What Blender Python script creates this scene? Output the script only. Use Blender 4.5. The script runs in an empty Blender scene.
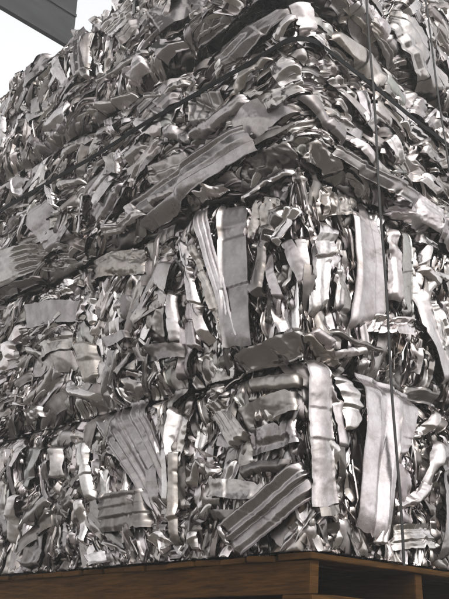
import bpy, bmesh, math
import numpy as np
from mathutils import Matrix

sc = bpy.context.scene
COL = sc.collection
RNG = np.random.default_rng(11)
R = math.radians

# ------------------------------------------------------------------ camera
F_PX, W_PX, H_PX = 840.0, 449.0, 599.0
PITCH, ROLL = R(22.6), R(1.1)
EYE = np.array([0.0, 0.0, 1.5])
c_f = np.array([0, math.cos(PITCH), math.sin(PITCH)])
_r = np.array([1.0, 0, 0])
_u = np.array([0, -math.sin(PITCH), math.cos(PITCH)])
c_r = _r * math.cos(ROLL) + _u * math.sin(ROLL)
c_u = _u * math.cos(ROLL) - _r * math.sin(ROLL)
cam = bpy.data.cameras.new('camera')
camo = bpy.data.objects.new('camera', cam)
COL.objects.link(camo)
M = Matrix.Identity(4)
for i in range(3):
    M[i][0], M[i][1], M[i][2], M[i][3] = c_r[i], c_u[i], -c_f[i], EYE[i]
camo.matrix_world = M
cam.sensor_fit = 'VERTICAL'
cam.sensor_height = 24.0
cam.lens = 24.0 * F_PX / H_PX
cam.clip_end = 3000
sc.camera = camo

def ray(x, y):
    return c_r * (x - W_PX / 2) + c_u * (H_PX / 2 - y) + c_f * F_PX

# ------------------------------------------------------------------ frame of the stack
_d = ray(310, 553)
D0 = 3.0
CORNER = EYE + _d * (D0 / math.hypot(_d[0], _d[1]))
Z0 = CORNER[2]                       # top of the pallet
CORNER = np.array([CORNER[0], CORNER[1], 0.0])
AZ = R(45.3)
LD = np.array([-math.sin(AZ), math.cos(AZ), 0.0])    # along the left face, away from the corner
RD = np.array([math.cos(AZ), math.sin(AZ), 0.0])     # along the right face
NL, NR = -RD, -LD
RAD = 0.05

def wrap(s, h, o):
    """perimeter coordinate s (left face < 0 < right face), height h, outward offset o -> xyz"""
    s = np.asarray(s, float); h = np.asarray(h, float); o = np.asarray(o, float)
    PL = CORNER + LD * (-s)[..., None] + NL * o[..., None]
    PR = CORNER + RD * s[..., None] + NR * o[..., None]
    phi = np.clip((s + RAD) / (2 * RAD), 0, 1) * (math.pi / 2)
    cen = CORNER + (LD + RD) * RAD
    PA = cen + (NL * np.cos(phi)[..., None] + NR * np.sin(phi)[..., None]) * (RAD + o)[..., None]
    P = np.where((s <= -RAD)[..., None], PL, np.where((s >= RAD)[..., None], PR, PA))
    P[..., 2] = h
    return P

def unpix(x, y, off=0.0):
    """pixel of the photograph -> (s, h) on the face it lies on"""
    d = ray(x, y)
    best = None
    for nrm, dirn, sg in ((NL, LD, -1), (NR, RD, 1)):
        den = d @ nrm
        if den >= -1e-6: continue
        k = ((CORNER + nrm * off - EYE) @ nrm) / den
        P = EYE + d * k
        t = (P - CORNER) @ dirn
        if t >= -1e-6 or best is None:
            best = (sg * t, P[2])
            if t >= 0: return best
    return best

# ------------------------------------------------------------------ noise
_perm = np.random.default_rng(5).permutation(4096)
_gr = np.random.default_rng(6).uniform(0, 2 * math.pi, 4096)
_gx, _gy = np.cos(_gr), np.sin(_gr)
def pn(x, y, seed=0.0):
    x = x + seed * 17.31; y = y + seed * 9.77
    xi = np.floor(x).astype(int); yi = np.floor(y).astype(int)
    xf = x - xi; yf = y - yi
    def g(ix, iy, fx, fy):
        k = _perm[(_perm[ix & 4095] + iy) & 4095]
        return _gx[k] * fx + _gy[k] * fy
    u = xf * xf * xf * (xf * (xf * 6 - 15) + 10); v = yf * yf * yf * (yf * (yf * 6 - 15) + 10)
    a = g(xi, yi, xf, yf); b = g(xi + 1, yi, xf - 1, yf)
    c = g(xi, yi + 1, xf, yf - 1); d = g(xi + 1, yi + 1, xf - 1, yf - 1)
    return 1.5 * ((a + (b - a) * u) * (1 - v) + (c + (d - c) * u) * v)
def ridge(x, y, seed):
    return 1 - 2 * np.abs(pn(x, y, seed))
def tri(x):
    return 2 * np.abs(2 * (x - np.floor(x + .5))) - 1

# ------------------------------------------------------------------ rows and columns of bales
ROWZ = [Z0 + .008, 1.5 + 1.030, 1.5 + 1.868, 1.5 + 2.735, 1.5 + 3.52]
SEAM = [(-2.66, -1.50, -.655, .80, 1.80), (-2.66, -1.55, -.70, .82, 1.82),
        (-2.66, -1.52, -.73, .84, 1.84), (-2.57, -1.50, -.72, .80, 1.86)]
ROWOFF = [0.0, -.012, .028, .025]
BOTSINK = [-.005, .045, .06, .075]       # how far the lower edge of each row turns in
TOPSINK = [.06, .03, .05, .05]

def bale_of(s, h):
    r = int(np.clip(np.searchsorted(ROWZ, h) - 1, 0, 3))
    c = int(np.clip(np.searchsorted(SEAM[r], s) - 1, 0, 3))
    return r, c

def ztop(r, c):
    return ROWZ[r + 1] + (.34 if (r, c) == (3, 3) else 0)      # the bale at the top right stands taller

def gap(s):
    """height of the dark gap under the top row, widest at the corner"""
    s = np.asarray(s, float)
    return .025 + .15 * np.exp(-(np.where(s < -.3, (s + .3) / .55, np.where(s > .15, (s - .15) / .4, 0.0))) ** 2)

def base(s, h, r, c):
    """outward offset of the face of bale (r, c): bulging in the middle, turning in at its edges"""
    s0, s1 = SEAM[r][c], SEAM[r][c + 1]
    db, dt = h - ROWZ[r] - (gap(s) if r == 3 else 0), ztop(r, c) - h
    dl, dr = s - s0, s1 - s
    o = ROWOFF[r] - BOTSINK[r] * np.exp(-(np.maximum(db, 0) / .05) ** 2) - TOPSINK[r] * np.exp(-(np.maximum(dt, 0) / .045) ** 2)
    o = o - .022 * np.exp(-(np.maximum(dl, 0) / .03) ** 2) - .022 * np.exp(-(np.maximum(dr, 0) / .035) ** 2)
    if c == 0: o = o + .022 * np.exp(-(np.maximum(dl, 0) / .03) ** 2)
    return o + .012 * pn(s * 4, h * 4, r * 4 + c)

# ------------------------------------------------------------------ materials
def nodes_of(m):
    m.use_nodes = True
    nt = m.node_tree
    b = nt.nodes['Principled BSDF']
    return nt, b
def N(nt, typ, **kw):
    n = nt.nodes.new(typ)
    for k, v in kw.items():
        if k in n.inputs: n.inputs[k].default_value = v
        else: setattr(n, k, v)
    return n

def scrap_material():
    m = bpy.data.materials.new('scrap_aluminium')
    nt, b = nodes_of(m); L = nt.links.new
    at = N(nt, 'ShaderNodeAttribute', attribute_name='finish')
    tc = N(nt, 'ShaderNodeTexCoord')
    n1 = N(nt, 'ShaderNodeTexNoise', Scale=9.0, Detail=6.0, Roughness=.65)
    n2 = N(nt, 'ShaderNodeTexNoise', Scale=70.0, Detail=4.0, Roughness=.6)
    L(tc.outputs['Object'], n1.inputs['Vector']); L(tc.outputs['Object'], n2.inputs['Vector'])
    # dull grime and smears that belong to the metal itself
    r1 = N(nt, 'ShaderNodeMapRange'); r1.inputs['From Min'].default_value = .42; r1.inputs['From Max'].default_value = .72
    r1.inputs['To Min'].default_value = 0; r1.inputs['To Max'].default_value = .75
    L(n1.outputs['Fac'], r1.inputs['Value'])
    mx = N(nt, 'ShaderNodeMix', data_type='RGBA')
    mul = N(nt, 'ShaderNodeMix', data_type='RGBA', blend_type='MULTIPLY')
    mul.inputs['Factor'].default_value = 1.0
    L(at.outputs['Color'], mul.inputs['A']); mul.inputs['B'].default_value = (.50, .46, .43, 1)
    L(r1.outputs['Result'], mx.inputs['Factor']); L(at.outputs['Color'], mx.inputs['A']); L(mul.outputs['Result'], mx.inputs['B'])
    n5 = N(nt, 'ShaderNodeTexNoise', Scale=4.5, Detail=9.0, Roughness=.72, Distortion=.8)
    L(tc.outputs['Object'], n5.inputs['Vector'])
    r5 = N(nt, 'ShaderNodeMapRange'); r5.inputs['From Min'].default_value = .56; r5.inputs['From Max'].default_value = .68; r5.inputs['To Max'].default_value = .6
    L(n5.outputs['Fac'], r5.inputs['Value'])
    mg = N(nt, 'ShaderNodeMix', data_type='RGBA'); mg.inputs['B'].default_value = (.105, .088, .072, 1)
    L(r5.outputs['Result'], mg.inputs['Factor']); L(mx.outputs['Result'], mg.inputs['A'])
    r3 = N(nt, 'ShaderNodeMapRange'); r3.inputs['From Min'].default_value = .3; r3.inputs['From Max'].default_value = .7
    r3.inputs['To Min'].default_value = .86; r3.inputs['To Max'].default_value = 1.05
    L(n2.outputs['Fac'], r3.inputs['Value'])
    mv = N(nt, 'ShaderNodeVectorMath', operation='SCALE')
    L(mg.outputs['Result'], mv.inputs[0]); L(r3.outputs['Result'], mv.inputs['Scale'])
    L(mv.outputs['Vector'], b.inputs['Base Color'])
    b.inputs['Metallic'].default_value = 1.0
    ra = N(nt, 'ShaderNodeMath', operation='MULTIPLY_ADD')
    L(r1.outputs['Result'], ra.inputs[0]); ra.inputs[1].default_value = .10; L(at.outputs['Alpha'], ra.inputs[2])
    rb = N(nt, 'ShaderNodeMath', operation='MULTIPLY_ADD')
    L(n2.outputs['Fac'], rb.inputs[0]); rb.inputs[1].default_value = .05; L(ra.outputs[0], rb.inputs[2])
    rc = N(nt, 'ShaderNodeMath', operation='MULTIPLY_ADD')
    L(r5.outputs['Result'], rc.inputs[0]); rc.inputs[1].default_value = .22; L(rb.outputs[0], rc.inputs[2])
    L(rc.outputs[0], b.inputs['Roughness'])
    # small dents and scratches
    n3 = N(nt, 'ShaderNodeTexNoise', Scale=22.0, Detail=3.0, Roughness=.45, Distortion=.4)
    L(tc.outputs['Object'], n3.inputs['Vector'])
    bp = N(nt, 'ShaderNodeBump', Strength=.12, Distance=.008)
    L(n3.outputs['Fac'], bp.inputs['Height'])
    bp2 = N(nt, 'ShaderNodeBump', Strength=.04, Distance=.002)
    n4 = N(nt, 'ShaderNodeTexNoise', Scale=240.0, Detail=2.0)
    L(tc.outputs['Object'], n4.inputs['Vector']); L(n4.outputs['Fac'], bp2.inputs['Height'])
    L(bp.outputs['Normal'], bp2.inputs['Normal']); L(bp2.outputs['Normal'], b.inputs['Normal'])
    return m

def plain(name, col, rough, metal=0.0, noise=20.0, vary=.4, stretch=None, bump=.2, spec=.3):
    m = bpy.data.materials.new(name)
    nt, b = nodes_of(m); L = nt.links.new
    tc = N(nt, 'ShaderNodeTexCoord'); mp = N(nt, 'ShaderNodeMapping')
    if stretch: mp.inputs['Scale'].default_value = stretch
    L(tc.outputs['Object'], mp.inputs['Vector'])
    n = N(nt, 'ShaderNodeTexNoise', Scale=noise, Detail=7.0, Roughness=.65)
    L(mp.outputs['Vector'], n.inputs['Vector'])
    cr = N(nt, 'ShaderNodeValToRGB')
    c = np.array(col)
    cr.color_ramp.elements[0].position = .3; cr.color_ramp.elements[1].position = .72
    cr.color_ramp.elements[0].color = (*(c * (1 - vary)), 1); cr.color_ramp.elements[1].color = (*(c * (1 + vary)), 1)
    L(n.outputs['Fac'], cr.inputs['Fac']); L(cr.outputs['Color'], b.inputs['Base Color'])
    b.inputs['Specular IOR Level'].default_value = spec; b.inputs['Roughness'].default_value = rough; b.inputs['Metallic'].default_value = metal
    bp = N(nt, 'ShaderNodeBump', Strength=bump, Distance=.01)
    L(n.outputs['Fac'], bp.inputs['Height']); L(bp.outputs['Normal'], b.inputs['Normal'])
    return m

SCRAP = scrap_material()
WOOD = plain('pallet_wood', (.038, .0180, .0050), .9, 0, 7.0, .7, (1.2, 1.2, 16), .12, .05)
STRAPM = plain('dark_strap', (.005, .005, .0053), .7, 0, 60, .5, None, .2, .06)
STEELW = plain('strap_steel', (.011, .010, .0095), .65, 0, 60, .35)
ROOFM = plain('painted_steel', (.023, .024, .0245), .8, 0, 2.5, .4, (1, 1, 5), .05, .12)
DIRT = plain('dirt', (.088, .080, .071), .95, 0, 1.3, .45)
CONC = plain('concrete', (.22, .21, .20), .9, 0, 3.0, .25)

# ------------------------------------------------------------------ mesh helpers
def mesh_obj(name, V, Fq, mat, parent=None, finish=None, smooth=True):
    me = bpy.data.meshes.new(name)
    V = np.asarray(V, np.float32); Fq = np.asarray(Fq, np.int32)
    me.vertices.add(len(V)); me.vertices.foreach_set('co', V.ravel())
    k = Fq.shape[1]
    me.loops.add(Fq.size); me.loops.foreach_set('vertex_index', Fq.ravel())
    me.polygons.add(len(Fq)); me.polygons.foreach_set('loop_start', np.arange(0, Fq.size, k, dtype=np.int32))
    me.polygons.foreach_set('use_smooth', np.full(len(Fq), smooth))
    me.update(calc_edges=True)
    if finish is not None:
        a = me.color_attributes.new('finish', 'FLOAT_COLOR', 'POINT')
        a.data.foreach_set('color', np.asarray(finish, np.float32).ravel())
    me.materials.append(mat)
    o = bpy.data.objects.new(name, me)
    COL.objects.link(o)
    if parent is not None: o.parent = parent
    return o

def tag(o, label=None, cat=None, group=None, kind=None):
    if label: o['label'] = label
    if cat: o['category'] = cat
    if group: o['group'] = group
    if kind: o['kind'] = kind
    return o

def grid_solid(P, Q):
    """two (nu, nv, 3) sheets, front and back, closed round the rim"""
    nu, nv = P.shape[:2]
    V = np.concatenate([P.reshape(-1, 3), Q.reshape(-1, 3)])
    i = np.arange(nu * nv).reshape(nu, nv)
    f = np.stack([i[:-1, :-1], i[1:, :-1], i[1:, 1:], i[:-1, 1:]], -1).reshape(-1, 4)
    n = nu * nv
    fb = f[:, ::-1] + n
    rim = np.concatenate([i[:-1, 0], i[-1, :-1], i[1:, -1][::-1], i[0, 1:][::-1]])
    m = len(rim); k = np.arange(m); kn = (k + 1) % m
    V = np.concatenate([V, V[rim], V[rim + n]])      # the cut edge keeps its own crisp normals
    fr = np.stack([k, k + m, kn + m, kn], -1) + 2 * n
    return V, np.concatenate([f, fb, fr])

def resample(A, n):
    A = np.asarray(A, float)
    if len(A) == 2:
        t = np.linspace(0, 1, n)[:, None]
        return A[0] * (1 - t) + A[1] * t
    d = np.r_[0, np.cumsum(np.linalg.norm(np.diff(A, axis=0), axis=1))]
    t = np.linspace(0, d[-1], n)
    lin = np.stack([np.interp(t, d, A[:, k]) for k in range(A.shape[1])], -1)
    for _ in range(max(1, n // 8)):
        lin[1:-1] = .25 * lin[:-2] + .5 * lin[1:-1] + .25 * lin[2:]
    return lin

def smoothmax(o, lim, k=.25):
    return np.where(o > lim, lim + (o - lim) * k, o)

KINDS = dict(            # buckle, crumple (m)
    flat=(.004, .001), sheet=(.014, .003), ridged=(.010, .0012), curl=(.010, .0012), crump=(.024, .010), fold=(.018, .003))

def piece(EL, ER, kind, out, rng, bale, res=.009, n=3, amp=None, dive=.035, tilt=(0, 0), ragged=.10, lip=0.0, thick=.0022, rough=1.0, kink=1.0, crease=1.0):
    """a piece of scrap between two edge lines EL and ER, given in (s, h)"""
    r, c = bale
    EL = np.asarray(EL, float); ER = np.asarray(ER, float)
    L = max(np.linalg.norm(np.diff((EL + ER) / 2, axis=0), axis=1).sum(), .01)
    Wd = max(np.linalg.norm(EL - ER, axis=1).mean(), .006)
    nu = int(np.clip(L / res, 6, 110)) + 1
    per = {'ridged': 8, 'sheet': 4, 'fold': 4, 'crump': 5}.get(kind, 0)
    nv = int(np.clip(max(Wd / res, per * n if kind == 'ridged' else per * 4 if res > .006 and Wd > .03 else 6), 5, 60)) + 1
    a = resample(EL, nu); b = resample(ER, nu)
    sd = rng.uniform(0, 90)
    u = np.linspace(0, L, nu)[:, None] * np.ones((1, nv)); q = np.linspace(-1, 1, nv)[None, :] * np.ones((nu, 1))
    v = q * Wd / 2
    t = (q + 1) / 2
    # ragged outline
    rg = ragged * min(1, .055 / Wd)
    def edge(k):      # torn edge: slow drift, small jags and a bite or two
        x = np.linspace(0, L, nu)
        e = rg * (pn(x * 7, x * 0, sd + k) + .8 * np.maximum(pn(x * 34, x * 0, sd + k + 20), 0))
        if ragged > .05:
            for _ in range(int(rng.integers(0, 3))):
                e = e + rng.uniform(.05, .2) * min(1, .06 / Wd) * np.clip(1 - np.abs(x - rng.uniform(0, L)) / rng.uniform(.006, .02), 0, 1)
        return e[:, None]
    el = edge(1); er = -edge(2)
    t = t * (1 + er - el) + el
    SH = a[:, None, :] * (1 - t[..., None]) + b[:, None, :] * t[..., None]
    ax = (a[-1] + b[-1] - a[0] - b[0]); ax /= max(np.linalg.norm(ax), 1e-6)
    end = pn(np.linspace(0, Wd * 18, nv), np.zeros(nv), sd + 3) * min(.12 * Wd, .01) + rng.normal(0, .22) * v[0]
    endw = np.clip(1 - u / (L * .25), 0, 1) - np.clip((u - L * .75) / (L * .25), 0, 1)
    SH = SH + ax * (end[None, :] * endw)[..., None]
    bk, cr = KINDS[kind]
    bk *= rough; cr *= rough
    z = bk * pn(u * 2.6, v * 5, sd) * 1.6 + cr * ridge(u * 11, v * 15, sd + 5) + .5 * cr * ridge(u * 29, v * 33, sd + 6)
    # crushed along its length: sharp kinks, each stretch leaning its own way
    nk = int(np.clip(L / .055 * rng.uniform(.7, 1.3), 2, 9)) + 1
    kx = np.sort(np.r_[0, L, rng.uniform(.08, .92, nk - 1) * L])
    sk = (rng.uniform(-.5, .5) if kind != 'flat' else rng.uniform(-.2, .2)) * v
    kz = rng.normal(0, 1, len(kx)); kt = rng.normal(0, 1, len(kx))
    ka = dict(flat=.003, sheet=.009, ridged=.007, curl=.008, crump=.012, fold=.014)[kind] * min(1, L / .15) * kink
    z = z + ka * np.interp(np.clip(u + sk, 0, L), kx, kz) + (.22 if kind != 'flat' else .06) * min(1, .06 / Wd) * kink * v * np.interp(np.clip(u + sk * .5, 0, L), kx, kt)
    for _ in range(int(rng.integers(4, 9))):
        th = rng.uniform(0, math.pi) if kind != 'ridged' else rng.normal(0, .5)
        lim = .5 * min(L, 3 * Wd)
        x0 = rng.uniform(-.5, .5) * L + L / 2
        z = z + crease * rng.normal(0, .085) * np.abs((u - x0) * math.cos(th) + (v - rng.uniform(-.4, .4) * Wd) * math.sin(th)) * min(1, .16 / L)
    z = z - z.mean()
    # bent across its width: an irregular folded section that drifts slowly along the piece
    if kind in ('ridged', 'sheet', 'fold', 'crump'):
        m = {'ridged': 2 * n + 1, 'sheet': 4, 'fold': 4, 'crump': 6}[kind]
        A = amp if amp is not None else min(.015, Wd / m * .62)
        A = {'ridged': A, 'sheet': A * .8, 'fold': A * 1.0, 'crump': A * .9}[kind]
        qx = np.linspace(-1.15, 1.15, m + 1); qx[1:-1] += rng.uniform(-.46, .46, m - 1) * 2.3 / m
        qz = np.where(np.arange(m + 1) % 2, 1, -1) * rng.uniform(.1, 1.2, m + 1) if kind == 'ridged' else rng.normal(0, 1, m + 1)
        dr = {'ridged': .05, 'sheet': .25, 'fold': .45, 'crump': .5}[kind]
        qq = q + dr * pn(u * 2.5, v * 0, sd + 7) + dr * .8 * (u / L - .5) * rng.normal(0, 1)
        z = z + A * np.interp(np.clip(qq, -1.15, 1.15), qx, qz) * (.85 + .5 * pn(u * 3, v * 2, sd + 8))
    elif kind == 'curl':
        A = amp if amp is not None else min(.34 * Wd, .03)
        pw = rng.uniform(1.3, 4.0); of = rng.uniform(-.35, .35)
        qq = np.where(q > of, (q - of) / (1 - of), (of - q) / (1 + of))
        z = z + A * (1 - .97 * qq ** pw - .5) + .12 * A * rng.normal(0, 1) * np.interp(q + .2 * pn(u * 3, v * 0, sd + 7), [-1, -.5, 0, .5, 1], rng.normal(0, 1, 5))
    if lip:
        z = z + lip * np.clip((q - .82) / .18, 0, 1) ** 1.5 + .5 * lip * np.clip((-q - .88) / .12, 0, 1)
    z = z + tilt[0] * (u - L / 2) + tilt[1] * v
    e = np.clip(np.abs(2 * u / L - 1) - .78, 0, 1) / .22
    z = z - dive * e ** 2
    s, h = SH[..., 0], SH[..., 1]
    hb = .012
    h = np.clip(h, ROWZ[r] + (gap(s) - .01 if r == 3 else hb if r > 1 else -.008 if r else 0), ztop(r, c) + (.1 if r == 3 else .01 if r == 0 else -.004))
    s = np.clip(s, SEAM[r][0] - .02, 9)
    o = base(s, h, r, c) + smoothmax(out + z, max(.020, out + .016), .25)
    P = wrap(s, h, o); Q = wrap(s, h, o - thick)
    return grid_solid(P, Q)

def finish_for(nv, tone, rough):
    return np.tile(np.array([*tone, rough], np.float32), (nv, 1))

TONES = {'a': ((.335, .321, .306), .26), 'd': ((.185, .175, .165), .27), 'w': ((.49, .478, .470), .30), 'p': ((.45, .430, .428), .33),
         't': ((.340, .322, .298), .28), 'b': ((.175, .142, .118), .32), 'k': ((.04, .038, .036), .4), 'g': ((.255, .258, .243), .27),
         's': ((.49, .478, .464), .18), 'm': ((.275, .263, .258), .31), 'u': ((.225, .212, .200), .44)}
for _k, (_c, _q) in TONES.items():      # a faint warm cast and a satin gloss over the whole load
    TONES[_k] = ((_c[0] * 1.03, _c[1] * .985, _c[2] * .985), _q - (.04 if _k in 'adgms' else .05 if _k in 'wp' else .02))
def jitter(tone, rng, a=.10):
    c, r = TONES[tone]
    c = np.array(c) * rng.uniform(1 - a * 1.6, 1 + a) * rng.uniform(1 - a * .1, 1 + a * .1, 3)
    return np.clip(c, .02, .95), float(np.clip(r * rng.uniform(.6, 1.4), .05, .6))

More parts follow.
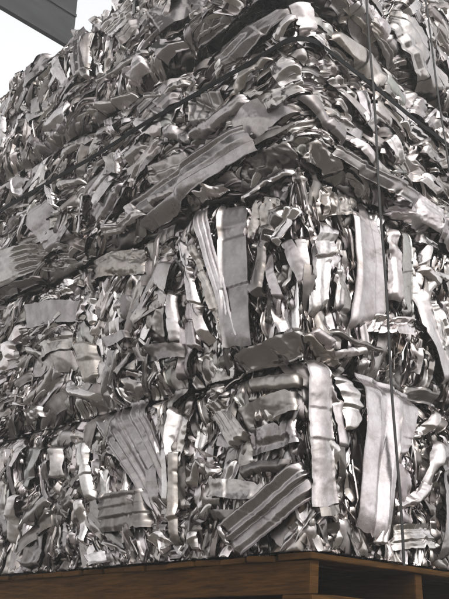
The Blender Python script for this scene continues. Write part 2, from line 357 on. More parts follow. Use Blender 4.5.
# ------------------------------------------------------------------ the pieces one can tell apart
# name, kind, axis in photograph pixels, width at the ends (px), outward offset (m), tone, options
S, ST, PR, TU = 'metal_sheet', 'metal_strip', 'metal_profile', 'crushed_tube'
HERO = [
 # row 4, left face
 (PR,'ridged',[(20,86),(50,56)],24,24,.005,'a',dict(n=4)),
 (S,'sheet',[(62,60),(69,92)],12,13,.02,'w',{}),
 (PR,'ridged',[(78,28),(85,80)],12,10,.01,'a',dict(n=2)),
 (ST,'curl',[(89,30),(91,82)],9,8,.01,'a',{}),
 (S,'sheet',[(60,130),(73,110)],12,11,.015,'w',{}),
 (ST,'curl',[(98,86),(125,70),(152,54)],8,8,.01,'a',{}),
 (S,'sheet',[(132,80),(152,66)],13,13,.02,'p',{}),
 (PR,'ridged',[(108,38),(142,4)],14,14,.01,'s',dict(n=3)),
 (PR,'ridged',[(124,46),(154,12)],13,13,.01,'a',dict(n=2)),
 (ST,'curl',[(95,20),(104,36)],9,8,.03,'a',dict(dive=.0)),
 (S,'fold',[(28,120),(60,96)],18,16,.0,'a',{}),
 (ST,'curl',[(100,52),(106,80)],8,7,.01,'s',{}),
 (S,'sheet',[(158,30),(205,-4)],26,28,.01,'a',{}),
 (ST,'curl',[(170,22),(178,0)],7,6,.02,'s',{}),
 (PR,'ridged',[(160,60),(185,38)],16,14,.0,'m',dict(n=2)),
 # row 3, left face
 (ST,'curl',[(8,118),(4,152)],7,7,.01,'s',{}),
 (ST,'sheet',[(22,168),(24,200)],8,7,.01,'w',{}),
 (S,'flat',[(12,190),(22,176)],24,24,.0,'m',{}),
 (S,'flat',[(30,180),(52,168)],20,20,.0,'m',{}),
 (ST,'crump',[(112,118),(122,140)],9,9,.02,'p',{}),
 (ST,'curl',[(100,112),(134,92)],9,8,.01,'a',{}),
 (ST,'curl',[(60,160),(96,138)],10,9,.0,'a',{}),
 (S,'flat',[(38,208),(64,246)],30,32,.0,'m',{}),
 (ST,'flat',[(90,196),(83,238)],6,7,.025,'w',{}),
 (ST,'curl',[(56,186),(60,210)],10,8,.015,'s',{}),
 (PR,'ridged',[(-4,278),(34,258),(72,256)],34,24,.0,'a',dict(n=5)),
 (ST,'ridged',[(-4,300),(40,282)],14,12,.0,'d',dict(n=2)),
 (S,'sheet',[(104,226),(128,186)],20,22,.01,'m',{}),
 (S,'crump',[(108,235),(148,214)],14,14,.02,'a',{}),
 (ST,'curl',[(64,190),(88,182)],8,7,.02,'a',{}),
 (PR,'ridged',[(206,78),(294,12)],28,26,.01,'m',dict(n=3)),
 (PR,'ridged',[(160,110),(202,74)],24,24,.0,'a',dict(n=2)),
 (TU,'curl',[(148,100),(170,97),(194,84)],8,8,.02,'a',{}),
 (ST,'curl',[(242,98),(256,80),(278,64)],7,7,.03,'t',{}),
 (PR,'ridged',[(212,94),(213,128)],34,30,.01,'a',dict(n=4)),
 (TU,'curl',[(196,146),(222,128),(254,102)],11,10,.02,'m',{}),
 (S,'flat',[(222,146),(268,118),(296,104)],34,30,.0,'a',{}),
 (S,'sheet',[(270,112),(302,94)],15,15,.03,'a',{}),
 (TU,'curl',[(170,132),(196,142)],14,12,.02,'m',{}),
 (S,'flat',[(162,118),(170,104)],16,16,.01,'p',{}),
 (ST,'curl',[(283,48),(296,20)],8,8,.02,'s',{}),
 (S,'crump',[(284,70),(300,92)],18,18,.02,'s',{}),
 (PR,'ridged',[(140,222),(196,180),(258,142)],34,30,.03,'m',dict(n=3,dive=.02,kink=.25,rough=.6,crease=.5)),
 (PR,'ridged',[(150,180),(196,160)],20,18,.0,'a',dict(n=2)),
 (ST,'curl',[(158,208),(184,192)],8,7,.03,'a',{}),
 (S,'crump',[(228,178),(300,152)],16,18,-.03,'d',{}),
 (S,'fold',[(130,170),(160,150)],18,20,.0,'a',{}),
 (S,'fold',[(96,170),(124,166)],20,22,.0,'a',{}),
 # row 4 / 3, right face
 (S,'curl',[(328,34),(352,58),(376,90)],18,20,.015,'t',dict(amp=.03)),
 (PR,'ridged',[(390,18),(412,54),(438,98)],22,22,.02,'a',dict(n=3,amp=.014)),
 (S,'flat',[(398,18),(412,6)],9,10,.03,'w',{}),
 (S,'crump',[(384,48),(402,88)],16,14,-.01,'a',{}),
 (S,'sheet',[(441,55),(448,92)],14,14,.02,'w',{}),
 (S,'crump',[(420,20),(430,44)],20,16,.0,'s',{}),
 (PR,'ridged',[(322,76),(372,134)],15,15,.01,'a',dict(n=2)),
 (TU,'curl',[(302,98),(318,128),(336,144)],10,10,.02,'m',{}),
 (PR,'ridged',[(330,98),(376,152)],13,12,.0,'a',dict(n=2)),
 (ST,'curl',[(382,104),(428,152)],11,11,.01,'s',{}),
 (PR,'ridged',[(398,96),(446,146)],15,15,.0,'m',dict(n=2)),
 (ST,'flat',[(352,92),(360,128)],9,8,.02,'p',{}),
 (S,'sheet',[(396,112),(410,134)],12,12,.02,'w',{}),
 (S,'crump',[(308,38),(320,60)],12,14,.02,'s',{}),
 (S,'flat',[(298,10),(304,36)],10,10,.02,'w',{}),
 (PR,'ridged',[(328,152),(364,178),(408,206)],16,15,.03,'m',dict(n=2)),
 (PR,'ridged',[(376,148),(440,196)],16,15,.01,'a',dict(n=2)),
 (S,'sheet',[(398,196),(450,236)],20,20,.01,'p',{}),
 (S,'crump',[(304,150),(330,176)],18,16,.0,'a',{}),
 (ST,'curl',[(345,140),(372,176)],8,8,.02,'p',{}),
 (ST,'sheet',[(380,140),(392,168)],14,12,.03,'w',{}),
 (S,'sheet',[(414,150),(446,172)],12,12,.02,'a',{}),
 # row 2, right face
 (S,'crump',[(322,206),(352,204)],22,20,.02,'t',{}),
 (S,'sheet',[(324,222),(320,258),(316,318)],20,16,.02,'w',{}),
 (PR,'ridged',[(342,236),(338,312)],12,14,.0,'m',dict(n=2)),
 (PR,'ridged',[(362,212),(368,260),(366,326)],20,36,.02,'p',dict(n=3,amp=.011,ragged=.05,kink=.25,rough=.6,crease=.5)),
 (S,'sheet',[(390,228),(394,300)],12,13,.01,'p',{}),
 (ST,'flat',[(402,228),(408,318)],10,13,.01,'g',dict(lip=.015)),
 (S,'sheet',[(416,236),(438,246)],16,14,.03,'w',{}),
 (TU,'curl',[(422,300),(432,274),(448,280)],11,11,.02,'s',{}),
 (TU,'curl',[(424,244),(420,270),(436,286)],8,8,.03,'s',{}),
 (S,'crump',[(388,212),(432,226)],14,16,.01,'p',{}),
 (ST,'flat',[(300,236),(308,292)],8,9,.01,'w',{}),
 (ST,'flat',[(313,234),(312,280)],7,7,.01,'p',{}),
 (ST,'flat',[(416,292),(428,336),(444,384)],11,13,.03,'w',dict(lip=.01)),
 (ST,'sheet',[(430,300),(446,352)],10,11,.02,'s',{}),
 (S,'sheet',[(438,220),(449,262)],14,14,.02,'p',{}),
 (S,'crump',[(370,322),(412,330)],18,18,.02,'s',{}),
 (TU,'curl',[(304,336),(326,352),(346,366)],10,9,.02,'t',{}),
 (TU,'curl',[(334,356),(364,350)],9,9,.03,'w',{}),
 (TU,'curl',[(314,328),(330,350)],9,9,.02,'p',{}),
 (ST,'curl',[(330,330),(352,342),(384,352)],6,6,.02,'d',{}),
 # row 2, left face
 (S,'flat',[(236,206),(239,270),(244,348)],27,29,.03,'m',dict(lip=.022,ragged=.02,dive=.01)),
 (PR,'ridged',[(197,186),(208,232),(238,338)],17,12,.035,'w',dict(n=3,dive=.0,ragged=.06,kink=.3,rough=.4,crease=.4)),
 (ST,'curl',[(180,236),(192,282),(208,344)],12,12,.025,'s',{}),
 (ST,'sheet',[(196,246),(212,290),(230,345)],9,8,.03,'t',{}),
 (S,'sheet',[(268,190),(262,242)],24,20,.0,'t',{}),
 (ST,'curl',[(286,208),(264,240),(259,300)],11,14,.03,'d',{}),
 (ST,'flat',[(268,252),(280,300)],9,10,.02,'p',{}),
 (PR,'ridged',[(274,246),(298,208)],15,14,.03,'s',dict(n=2)),
 (ST,'flat',[(288,240),(306,284)],12,12,.02,'p',{}),
 (TU,'curl',[(242,200),(262,182),(292,168)],11,12,.03,'s',{}),
 (S,'crump',[(200,198),(236,196)],16,14,.02,'s',{}),
 (S,'crump',[(70,276),(108,264),(148,262)],26,26,.01,'t',{}),
 (ST,'curl',[(186,300),(192,350)],20,16,.0,'m',{}),
 (S,'sheet',[(168,262),(152,342)],14,16,.01,'a',{}),
 (ST,'curl',[(172,290),(176,346)],8,12,.02,'w',{}),
 (S,'flat',[(22,318),(52,312),(84,310)],24,22,.01,'m',{}),
 (S,'sheet',[(42,354),(82,336)],14,12,.02,'t',{}),
 (S,'flat',[(28,368),(76,360)],20,20,.01,'a',{}),
 (ST,'curl',[(20,322),(4,372)],11,12,.01,'s',{}),
 (S,'curl',[(86,342),(94,382)],20,18,.02,'t',dict(amp=.03)),
 (TU,'curl',[(62,376),(74,392),(100,400)],11,10,.02,'s',{}),
 (S,'flat',[(104,344),(130,334)],9,10,.02,'m',{}),
 (S,'crump',[(30,296),(70,284)],18,18,.0,'s',{}),
 (ST,'sheet',[(114,374),(130,350)],12,12,.01,'a',{}),
 (ST,'curl',[(92,296),(96,326)],8,7,.02,'s',{}),
 (S,'flat',[(110,318),(136,300)],14,16,.0,'m',{}),
 (S,'sheet',[(134,356),(182,350)],14,14,.025,'d',{}),
 (S,'flat',[(134,378),(190,372)],16,16,-.055,'k',{}),  # near-black sheet set deep, its colour standing in for shade in an opening
 (S,'fold',[(240,372),(272,354),(308,342)],26,24,.03,'a',{}),
 (TU,'curl',[(254,386),(304,382)],16,17,.03,'t',{}),
 (S,'fold',[(196,368),(220,394)],16,16,.01,'a',{}),
 # row 1, left face
 (PR,'ridged',[(112,398),(140,450),(170,508)],56,34,.01,'m',dict(n=7,amp=.015,kink=.1,rough=.25,crease=.25)),
 (ST,'sheet',[(184,412),(180,440),(179,470)],20,6,.03,'s',{}),
 (ST,'curl',[(180,440),(178,500),(178,546)],7,7,.035,'t',{}),
 (ST,'flat',[(170,446),(172,506)],5,5,.03,'w',{}),
 (PR,'ridged',[(98,516),(150,508)],38,40,.02,'d',dict(n=4,amp=.008)),
 (TU,'curl',[(82,440),(90,470),(95,502)],13,9,.02,'s',{}),
 (TU,'curl',[(56,448),(60,480)],16,12,.02,'a',{}),
 (ST,'curl',[(21,496),(15,520),(10,545)],10,9,.03,'w',{}),
 (S,'sheet',[(52,520),(78,502)],16,18,.0,'d',{}),
 (S,'sheet',[(50,560),(64,548)],12,14,.02,'p',{}),
 (S,'sheet',[(94,562),(108,556)],12,12,.02,'w',{}),
 (ST,'curl',[(36,446),(28,490)],16,12,.01,'g',{}),
 (S,'flat',[(26,440),(12,470)],12,12,.02,'s',{}),
 (S,'crump',[(28,416),(44,412)],10,10,.03,'w',{}),
 (ST,'curl',[(86,500),(88,545)],7,6,.03,'s',{}),
 (S,'sheet',[(36,568),(40,530)],18,18,.01,'d',{}),
 (PR,'ridged',[(212,398),(244,442)],20,18,.015,'a',dict(n=3)),
 (PR,'ridged',[(230,546),(270,512),(312,474)],40,38,.02,'m',dict(n=3,amp=.014,kink=.15,rough=.4,crease=.4)),
 (S,'fold',[(212,488),(264,492)],20,18,.02,'a',{}),
 (S,'sheet',[(196,518),(248,520)],20,20,.0,'d',{}),
 (TU,'curl',[(240,474),(264,466),(290,466)],12,12,.01,'d',{}),
 (TU,'curl',[(192,488),(202,462),(222,474)],13,12,.02,'s',{}),
 (S,'fold',[(246,446),(300,430)],26,26,.01,'m',{}),
 (S,'fold',[(240,420),(300,400)],22,22,.01,'a',{}),
 (ST,'curl',[(196,530),(199,552)],8,7,.02,'s',{}),
 (ST,'curl',[(226,525),(232,546)],5,5,.03,'w',{}),
 (S,'crump',[(156,548),(172,536)],18,16,.01,'s',{}),
 (ST,'sheet',[(192,404),(200,440)],10,9,.0,'d',{}),
 # row 1, right face
 (PR,'ridged',[(380,358),(374,430),(364,536)],42,36,.035,'p',dict(n=2,amp=.016,ragged=.04,dive=.01,kink=.2,rough=.5,crease=.6)),
 (S,'flat',[(404,372),(404,412),(392,462)],24,16,.02,'p',{}),
 (ST,'flat',[(312,362),(316,430),(320,506)],13,19,.035,'p',dict(lip=.01,dive=.0,kink=.4)),
 (S,'flat',[(313,514),(333,510)],9,9,.04,'t',dict(dive=0)),
 (TU,'curl',[(338,366),(348,398),(346,432)],15,18,.02,'s',{}),
 (ST,'flat',[(334,400),(336,450)],9,9,.02,'p',{}),
 (TU,'curl',[(316,356),(336,376),(348,366)],9,9,.02,'d',{}),
 (S,'crump',[(316,536),(352,532)],24,22,.0,'d',{}),
 (TU,'curl',[(392,506),(410,500),(426,484)],14,12,.02,'s',{}),
 (PR,'ridged',[(390,538),(430,536)],26,24,.02,'s',dict(n=4)),
 (ST,'curl',[(436,440),(426,478),(424,500)],10,8,.03,'w',{}),
 (TU,'curl',[(420,440),(432,420),(440,400)],10,10,.01,'s',{}),
 (ST,'flat',[(444,440),(446,500),(440,560)],11,12,.02,'m',{}),
 (S,'fold',[(412,388),(440,400)],18,16,.0,'d',{}),
 (TU,'curl',[(380,520),(374,546)],9,9,.02,'s',{}),
]

# ------------------------------------------------------------------ bales
LABEL = {
 (0,0): 'dark dented bale at far left of bottom row, resting on the pallet',
 (0,1): 'bottom row bale with a wide fan of dark ridged sheet, left of the corner bale',
 (0,2): 'corner bale of the bottom row with a broad whitish channel sheet, resting on the pallet',
 (0,3): 'bottom row bale at the right edge with shiny curled strips, resting on the pallet',
 (1,0): 'second row bale at far left with flat dull grey sheets facing out',
 (1,1): 'second row bale with a broad crumpled sheet along its upper edge',
 (1,2): 'corner bale of the second row with tall upright flat sheet and white strips',
 (1,3): 'second row bale at the right edge with long pale strips leaning downward',
 (2,0): 'third row bale at far left with ridged profiles low down, below the dark band',
 (2,1): 'third row bale left of the corner bale, with small jumbled sheets below the dark band',
 (2,2): 'corner bale of the third row that the dark band bends around',
 (2,3): 'third row bale at the right edge with slanting pinkish and grey strips',
 (3,0): 'topmost bale at far left, its ragged edge against the white sky',
 (3,1): 'top row bale with bright slanting strips, left of the top corner bale',
 (3,2): 'top corner bale above a deep dark gap over the banded bale',
 (3,3): 'top row bale at the right edge with a broad ridged grey profile slanting down',
}
ANG = {  # main direction of the pieces in (s, h), degrees, and its spread
 (0,0): (85,40), (0,1): (110,45), (0,2): (80,50), (0,3): (90,45), (1,0): (20,50), (1,1): (80,60), (1,2): (95,30), (1,3): (100,35),
 (2,0): (25,45), (2,1): (25,35), (2,2): (-10,45), (2,3): (-5,40), (3,0): (45,50), (3,1): (50,40), (3,2): (0,60), (3,3): (-20,50)}

roots, parts, stuff = {}, {}, {}
for r in range(4):
    for c in range(4):
        e = bpy.data.objects.new('metal_bale', None)
        COL.objects.link(e)
        sm = (SEAM[r][c] + SEAM[r][c + 1]) / 2 if c != 2 else 0.0
        e.location = wrap(np.array(sm), np.array(ROWZ[r]), np.array(-.3))
        e.empty_display_size = .1
        tag(e, LABEL[(r, c)], 'scrap bale', 'scrap metal bales stacked on the pallet')
        roots[(r, c)] = e; parts[(r, c)] = 0; stuff[(r, c)] = [[], [], [], 0]

def add_part(bale, name, V, Fq, tone, rough):
    e = roots[bale]
    V = V - np.array(e.location)
    o = mesh_obj(name, V, Fq, SCRAP, e, finish_for(len(V), tone, rough))
    parts[bale] += 1
    return o
def add_stuff(bale, V, Fq, tone, rough):
    a = stuff[bale]
    a[0].append(V - np.array(roots[bale].location)); a[1].append(Fq + a[3]); a[2].append(finish_for(len(V), tone, rough)); a[3] += len(V)

# the solid pressed core of each bale
def box_grid(n):
    bm = bmesh.new()
    bmesh.ops.create_cube(bm, size=2.0)
    bmesh.ops.subdivide_edges(bm, edges=bm.edges[:], cuts=n, use_grid_fill=True)
    bm.verts.index_update()
    V = np.array([v.co[:] for v in bm.verts]); Fq = np.array([[v.index for v in f.verts] for f in bm.faces])
    bm.free()
    return V, Fq
CV, CF = box_grid(34)
for (r, c), e in roots.items():
    s0, s1 = SEAM[r][c], SEAM[r][c + 1]
    ins = .05
    ro = ROWOFF[r] - ins
    if c == 2:   xl = (-ro, -s0 - .012); xr = (-ro, s1 - .012)
    elif c < 2:  xl = (-s1 + .012, -s0 - .012); xr = (-ro, .80)
    else:        xl = (-ro, .70); xr = (s0 + .012, s1 - .012)
    zz = (ROWZ[r] + (.006, .006, .006, (.05, .10, .165, .08)[c])[min(r, 3)] if r < 3 else ROWZ[r] + (.05, .10, .165, .08)[c], ztop(r, c) - .012)
    q = CV.copy()
    # round the edges of the block a little
    a = np.abs(q); srt = np.sort(a, axis=1)
    q = q * (1 - .05 * np.clip((srt[:, 1] - .75) / .25, 0, 1)[:, None] ** 2)
    P0 = np.stack([xl[0] + (q[:, 0] + 1) / 2 * (xl[1] - xl[0]), xr[0] + (q[:, 1] + 1) / 2 * (xr[1] - xr[0]), zz[0] + (q[:, 2] + 1) / 2 * (zz[1] - zz[0])], -1)
    sd = r * 4 + c + 1
    dn = .028 * ridge(P0[:, 0] * 9 + P0[:, 1] * 9, P0[:, 2] * 9 + P0[:, 1] * 2, sd) + .016 * ridge((P0[:, 0] - P0[:, 1]) * 21, P0[:, 2] * 21 + P0[:, 0] * 5, sd + 3) - .02
    for k in range(2):       # push the faces in and out along their own normals; top and bottom stay flat
        sel = a[:, k] > .999
        P0[sel, k] += np.sign(CV[sel, k]) * dn[sel] * .8
    P = CORNER + LD * P0[:, :1] + RD * P0[:, 1:2]
    P[:, 2] = P0[:, 2]
    o = mesh_obj('packed_core', P - np.array(e.location), CF, SCRAP, e, finish_for(len(P), (.24, .228, .218), .35))

COVER = []
def NEAR(p):
    global CC
    if CC is None: CC = np.array([[*q.mean(0), np.abs(q - q.mean(0)).max()] for q in COVER])
    return [COVER[i] for i in np.nonzero((np.abs(CC[:, :2] - p).max(1) < CC[:, 2]))[0]]
CC = None
def covered(p):
    for q in NEAR(p):
        x, y = q.T; x2, y2 = np.roll(x, -1), np.roll(y, -1)
        if (((y > p[1]) != (y2 > p[1])) & (p[0] < (x2 - x) * (p[1] - y) / (y2 - y + 1e-12) + x)).sum() % 2: return True
    return False
# named pieces, placed on the real face of the bale they belong to
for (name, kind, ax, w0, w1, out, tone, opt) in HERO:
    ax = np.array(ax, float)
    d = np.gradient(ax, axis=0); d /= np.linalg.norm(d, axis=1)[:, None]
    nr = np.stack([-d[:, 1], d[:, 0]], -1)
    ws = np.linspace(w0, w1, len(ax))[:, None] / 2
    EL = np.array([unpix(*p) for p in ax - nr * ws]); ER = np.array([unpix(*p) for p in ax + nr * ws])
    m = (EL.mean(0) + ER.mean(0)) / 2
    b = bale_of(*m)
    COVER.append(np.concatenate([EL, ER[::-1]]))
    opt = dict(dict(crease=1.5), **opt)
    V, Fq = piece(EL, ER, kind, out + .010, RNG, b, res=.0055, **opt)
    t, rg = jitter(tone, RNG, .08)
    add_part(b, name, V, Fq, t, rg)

# the countless smaller pieces pressed between them
LAST = []
def sheaf(b, rng, size, out_rng, k, thin=False):
    o = rng.uniform(*sorted(out_rng))
    out = [rand_piece(b, rng, size, (o - .008, o + .008), None, thin)]
    for _ in range(k - 1): out.append(rand_piece(b, rng, size, (o - .012, o + .012), list(LAST)))
    return out

def rand_piece(b, rng, size, out_rng, like=None, thin=False):
    r, c = b
    s0, s1 = SEAM[r][c], SEAM[r][c + 1]
    s = rng.uniform(s0 + .01, s1 - .01); h = rng.uniform(ROWZ[r] + .015 + (float(gap(s)) if r == 3 else 0), ztop(r, c) - .01)
    am, sp = ANG[b]
    if b[1] == 2 and s > 0 and r in (0, 1): am = 92
    if b[1] == 2 and s < -.1 and r >= 2: am = 20
    # neighbours were pressed the same way: the direction drifts across the face
    a = R(am + 1.7 * sp * float(pn(np.array(s * 3.3), np.array(h * 3.3), r + 4 * c + .5)) + rng.normal(0, 11))
    L = size * rng.lognormal(0, .35)
    kind = rng.choice(['sheet', 'ridged', 'curl', 'crump', 'fold', 'flat'], p=[.31, .09, .25, .07, .22, .06])
    Wd = L * rng.uniform(.09, .26) if kind not in ('crump', 'fold') else L * rng.uniform(.25, .5)
    Wd = float(np.clip(Wd, .010, .085))
    if thin: Wd = rng.uniform(.009, .024); kind = rng.choice(['curl', 'sheet', 'fold', 'flat'])
    bend = rng.normal(0, .09) * L
    if like is not None:             # the next piece of a sheaf that was pressed flat together
        s0_, h0_, a, L0, bend0, W0, kind0 = like
        L = L0 * rng.uniform(.7, 1.1); bend = bend0 * rng.uniform(.7, 1.3); a = a + rng.normal(0, .07)
        Wd = float(np.clip(W0 * rng.uniform(.6, 1.2), .01, .085)); kind = kind0 if rng.random() < .6 else kind
        if kind in ('crump', 'flat'): kind = 'curl'
        st = W0 * .5 + Wd * .42
        s = s0_ - math.sin(a) * st + math.cos(a) * rng.normal(0, .12) * L; h = h0_ + math.cos(a) * st + math.sin(a) * rng.normal(0, .12) * L
        s = float(np.clip(s, s0, s1)); h = float(np.clip(h, ROWZ[r] + .01 + (float(gap(s)) if r == 3 else 0), ztop(r, c) - .005))
    LAST[:] = [s, h, a, L, bend, Wd, kind]
    ax = np.array([math.cos(a), math.sin(a)]); nr = np.array([-ax[1], ax[0]])
    m = np.array([s, h])
    pts = np.array([m - ax * L / 2, m - ax * L * .17 + nr * bend * .45, m + ax * L * .17 + nr * bend * .45, m + ax * L / 2])
    if covered(m): out_rng = (out_rng[0] - .03, -.045)
    elif (covered(pts[0]) or covered(pts[-1])) and rng.random() < .6: out_rng = (out_rng[0] - .01, -.012)
    pts[:, 0] = np.clip(pts[:, 0], s0 - .015, s1 + .015)
    w = Wd / 2 * np.linspace(*rng.uniform(.65, 1.3, 2), 4)
    EL = pts - nr * w[:, None]; ER = pts + nr * w[:, None]
    tone = rng.choice(list('adwptbgsmu'), p=[.31, .13, .05, .05, .03, .008, .04, .14, .132, .11])
    V, Fq = piece(EL, ER, kind, rng.uniform(*sorted(out_rng)), rng, b, res=.011 if size > .08 else .008, n=int(rng.integers(2, 4)),
                  tilt=(rng.normal(0, .10), rng.normal(0, .22)), dive=rng.uniform(.01, .05), lip=rng.choice([0, .008, .014]))
    t, rg = jitter(tone, rng, .14)
    if size < .1: rg += .07; t = t * .85
    nm = {'sheet': S, 'flat': S, 'crump': S, 'fold': S, 'ridged': PR, 'curl': rng.choice([ST, TU])}[kind]
    return nm, V, Fq, t, rg, L * Wd

for b in roots:
    area = (SEAM[b[0]][b[1] + 1] - SEAM[b[0]][b[1]]) * .82
    k = area / .6
    big = [p for _ in range(int(46 * k)) for p in sheaf(b, RNG, .34, (-.035, .004), int(RNG.integers(2, 7)))]
    big.sort(key=lambda p: -p[5])
    room = 97 - parts[b]
    keep = min(room, int(60 * k))
    for p in big[:keep]: add_part(b, str(p[0]), *p[1:5])
    for p in big[keep:]: add_stuff(b, *p[1:5])
    for _ in range(int(40 * k)):                        # a dense layer deep behind the rest
        for p in sheaf(b, RNG, .26, (-.055, -.03), 4): add_stuff(b, *p[1:5])
    for _ in range(int(44 * k)):
        for p in sheaf(b, RNG, .23, (-.038, .004), int(RNG.integers(1, 6))): add_stuff(b, *p[1:5])
    for _ in range(int(14 * k)):                        # long narrow strips in bundles
        for p in sheaf(b, RNG, .30, (-.012, .012), int(RNG.integers(2, 5)), True): add_stuff(b, *p[1:5])
    for _ in range(int(45 * k)): add_stuff(b, *rand_piece(b, RNG, .06, (-.04, .004))[1:5])
    a = stuff[b]
    o = mesh_obj('scrap_filling', np.concatenate(a[0]), np.concatenate(a[1]), SCRAP, roots[b], np.concatenate(a[2]))
    o['kind'] = 'stuff'

# ------------------------------------------------------------------ straps
def band(name, pts, width, thick, mat, across, parent=None):
    """flat band through points [(s, h, o)]; across = 'h' (lies level) or 's' (hangs)"""
    A = np.asarray(pts, float)
    s, h, o = A.T
    rows = []
    for dw, do in ((-1, 0), (1, 0), (1, 1), (-1, 1)):
        ss = s + (dw * width / 2 if across == 's' else 0); hh = h + (dw * width / 2 if across == 'h' else 0)
        rows.append(wrap(ss, hh, o + do * thick))
    P = np.stack(rows, 1)                      # n, 4, 3
    n = len(A)
    V = P.reshape(-1, 3); Fq = []
    for i in range(n - 1):
        for k in range(4):
            Fq.append([i * 4 + k, i * 4 + (k + 1) % 4, (i + 1) * 4 + (k + 1) % 4, (i + 1) * 4 + k])
    Fq += [[0, 1, 2, 3], [(n - 1) * 4 + 3, (n - 1) * 4 + 2, (n - 1) * 4 + 1, (n - 1) * 4]]
    return mesh_obj(name, V, Fq, mat, parent, smooth=False)

hs = unpix(299, 46)[1]
ss = np.unique(np.r_[np.linspace(-2.64, -.06, 75), np.linspace(-.06, .06, 15), np.linspace(.06, 1.83, 55)])
pts = [(s, hs + .006 * pn(np.array(s * 1.3), np.array(.3), 3) + .004 * math.sin(s * 5), ROWOFF[2] + .038 + .006 * float(pn(np.array(s * 3.1), np.array(.7), 9))) for s in ss]
pts = [(-2.64, pts[0][1], -.25)] + [(-2.64, pts[0][1], 0.0)] + pts + [(1.83, pts[-1][1], 0.0), (1.83, pts[-1][1], -.25)]
tag(band('strap', pts, .026, .004, STRAPM, 'h'), 'dark band running level around the third row of bales and bending at the corner', 'strap', 'straps around the stack')

def hanging(pix, label):
    A = np.array([unpix(*p, off=.075) for p in pix])
    top, bot = A[0], A[-1]
    hh = np.linspace(ROWZ[4] + .02, Z0 - .012, 90)
    sl = np.polyfit(A[:, 1], A[:, 0], 1)
    s = np.polyval(sl, hh)
    oo = .074 + .006 * np.exp(-((hh - 4.0) / .8) ** 2) + .003 * np.sin(hh * 7)
    P = [(s[0], hh[0] + .004, -.3)] + list(zip(s, hh, oo)) + [(s[-1], Z0 - .012, .032)]
    return tag(band('strap', P[:-1], .016, .003, STEELW, 's'), label, 'strap', 'straps around the stack')
hanging([(365, 0), (371, 75), (377, 150), (380, 200), (386, 300), (391, 360), (395, 449)], 'thin dark strap hanging straight down the right face across the broad whitish sheet')
hanging([(424, 0), (434, 60), (440, 110), (447, 170)], 'thin dark strap down the right edge of the stack, beside the broad ridged profile')

# ------------------------------------------------------------------ pallet
def beam_lr(l0, l1, r0, r1, z0, z1, name, parent, rng, bev=.0025):
    """a timber between l0..l1 along the left face, r0..r1 along the right face"""
    bm = bmesh.new()
    bmesh.ops.create_cube(bm, size=1.0)
    for v in bm.verts:
        l = l0 + (v.co.x + .5) * (l1 - l0); r = r0 + (v.co.y + .5) * (r1 - r0)
        p = CORNER + LD * l + RD * r
        v.co = (p[0], p[1], z0 + (v.co.z + .5) * (z1 - z0))
    long_e = [e for e in bm.edges if e.calc_length() > .25]
    if long_e: bmesh.ops.subdivide_edges(bm, edges=long_e, cuts=14)
    bmesh.ops.bevel(bm, geom=[e for e in bm.edges if len(e.link_faces) == 2 and e.calc_face_angle(0) > 1.0], offset=bev, segments=2, affect='EDGES')
    for v in bm.verts:
        j = .005
        v.co.z += float(pn(np.array(v.co.x * 9.), np.array(v.co.y * 9.), l0 * 3 + r0)) * j
        v.co.x += float(pn(np.array(v.co.z * 20.), np.array(v.co.y * 7.), 2)) * j
    me = bpy.data.meshes.new(name); bm.to_mesh(me); bm.free()
    me.materials.append(WOOD)
    o = bpy.data.objects.new(name, me); COL.objects.link(o); o.parent = parent
    o.matrix_parent_inverse = parent.matrix_world.inverted()
    return o
pal = bpy.data.objects.new('wooden_pallet', None); COL.objects.link(pal)
pal.location = (0, 0, 0)
tag(pal, 'long brown wooden pallet carrying the stacked scrap bales', 'pallet')
e0 = -.02
LL, RR = 2.70, 1.84
PB = Z0 - .155
l = e0
i = 0
while l < LL - .05:                       # deck boards run in from the left face
    w = .13 if i else .15
    beam_lr(l, min(l + w, LL), e0 - .012 + .02 * RNG.random(), RR, Z0 - .022, Z0 - .0005 * (i % 3), 'deck_board', pal, RNG)
    l += w + .006 + .01 * RNG.random(); i += 1
for r0 in (e0 + .006, .64, 1.24, RR - .06):        # stringers along the left face
    beam_lr(e0 + .012, LL - .01, r0, r0 + .05, PB + .022, Z0 - .0235, 'stringer', pal, RNG)
for l0 in (e0 + .004, .68, 1.40, LL - .14):
    beam_lr(l0, l0 + .13, e0 + .004, RR - .004, PB, PB + .0205, 'bottom_board', pal, RNG)

# ------------------------------------------------------------------ setting
def box_lr(name, l0, l1, r0, r1, z0, z1, mat):
    P = []
    for l in (l0, l1):
        for r in (r0, r1):
            for z in (z0, z1):
                p = CORNER + LD * l + RD * r; P.append((p[0], p[1], z))
    Fq = [[0, 1, 3, 2], [4, 6, 7, 5], [0, 4, 5, 1], [2, 3, 7, 6], [0, 2, 6, 4], [1, 5, 7, 3]]
    return mesh_obj(name, P, Fq, mat, smooth=False)
tag(box_lr('platform', -.06, 9, -.06, 9, .003, PB - .002, CONC), kind='structure')
G = 150
GLARE_HAZE = .0065
tag(mesh_obj('ground', [(-G, -G, 0), (G, -G, 0), (G, G, 0), (-G, G, 0)], [[0, 1, 2, 3]], DIRT, smooth=False), kind='structure')

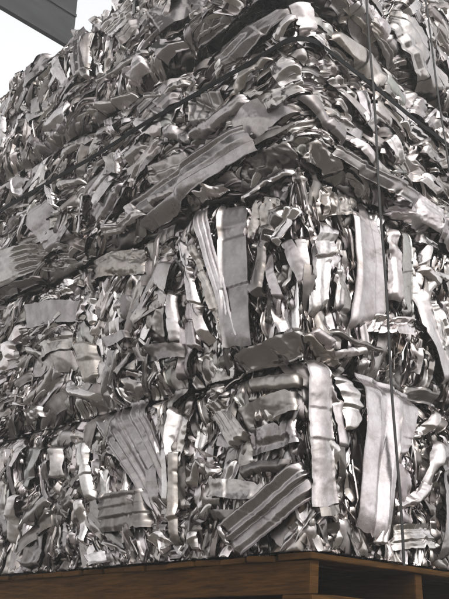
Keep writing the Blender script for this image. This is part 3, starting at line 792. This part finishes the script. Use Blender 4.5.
# steel roof edge beyond the far left top of the stack
_k = ray(72.5, 46)
PC = EYE + _k * (6.2 / math.hypot(_k[0], _k[1]))
rf = bpy.data.objects.new('steel_roof', None); COL.objects.link(rf)
tag(rf, 'dark grey steel roof edge jutting out above the far left top of the stack', 'roof')
def roof_box(name, a0, a1, b0, b1, z0, z1):
    P = []
    for l in (b0, b1):
        for r in (a0, a1):
            for z in (z0, z1):
                p = PC + RD * r + LD * l; P.append((p[0], p[1], PC[2] + z))
    Fq = [[0, 1, 3, 2], [4, 6, 7, 5], [0, 4, 5, 1], [2, 3, 7, 6], [0, 2, 6, 4], [1, 5, 7, 3]]
    return mesh_obj(name, P, Fq, ROOFM, rf, smooth=False)
roof_box('fascia_panel', -7, 0, 0, .03, 0, 2.6)
roof_box('edge_trim', -7.002, .004, -.010, .036, -.03, -.001)
for z in (.32, .70, 1.1, 1.5): roof_box('panel_rib', -7.001, .002, -.012, -.001, z, z + .03)

# ------------------------------------------------------------------ thin volume added to lift the dark tones, standing in for lens glare
hm = bpy.data.materials.new('glare_haze'); hm.use_nodes = True
hn = hm.node_tree
hn.nodes.remove(hn.nodes['Principled BSDF'])
pv = hn.nodes.new('ShaderNodeVolumePrincipled')
pv.inputs['Color'].default_value = (.97, .97, .97, 1); pv.inputs['Density'].default_value = GLARE_HAZE; pv.inputs['Anisotropy'].default_value = 0.2
hn.links.new(pv.outputs['Volume'], hn.nodes['Material Output'].inputs['Volume'])
HG = G + 2.0
tag(mesh_obj('glare_haze', [(x, y, z) for x in (-HG, HG) for y in (-HG, HG) for z in (-1.0, 9.5)],
    [[0, 1, 3, 2], [4, 6, 7, 5], [0, 4, 5, 1], [2, 3, 7, 6], [0, 2, 6, 4], [1, 5, 7, 3]], hm, smooth=False), kind='stuff')

# ------------------------------------------------------------------ light
w = bpy.data.worlds.new('World'); sc.world = w; w.use_nodes = True
nt = w.node_tree
sky = nt.nodes.new('ShaderNodeTexSky'); sky.sky_type = 'NISHITA'; sky.sun_disc = False
SUN_EL, SUN_AZ = R(50), R(150)          # azimuth clockwise from +Y: behind the camera, to its right
sky.sun_elevation = SUN_EL; sky.sun_rotation = SUN_AZ
sky.air_density = 1.2; sky.dust_density = 2.5; sky.ozone_density = 1.0
hsv = nt.nodes.new('ShaderNodeHueSaturation'); hsv.inputs['Saturation'].default_value = .07
bg = nt.nodes['Background']
nt.links.new(sky.outputs['Color'], hsv.inputs['Color']); nt.links.new(hsv.outputs['Color'], bg.inputs['Color'])
bg.inputs['Strength'].default_value = .15
ld = bpy.data.lights.new('sun', 'SUN'); ld.energy = 1.4; ld.angle = R(12); ld.color = (1, .96, .9)
lo = bpy.data.objects.new('sun', ld); COL.objects.link(lo)
from mathutils import Vector
sd = Vector((math.sin(SUN_AZ) * math.cos(SUN_EL), math.cos(SUN_AZ) * math.cos(SUN_EL), math.sin(SUN_EL)))
lo.rotation_euler = sd.to_track_quat('Z', 'Y').to_euler()

sc.view_settings.view_transform = 'Standard'
sc.view_settings.look = 'None'
sc.view_settings.exposure = 1.32
sc.view_settings.gamma = 1.0
sc.cycles.max_bounces = 8
sc.cycles.glossy_bounces = 7
sc.cycles.diffuse_bounces = 3
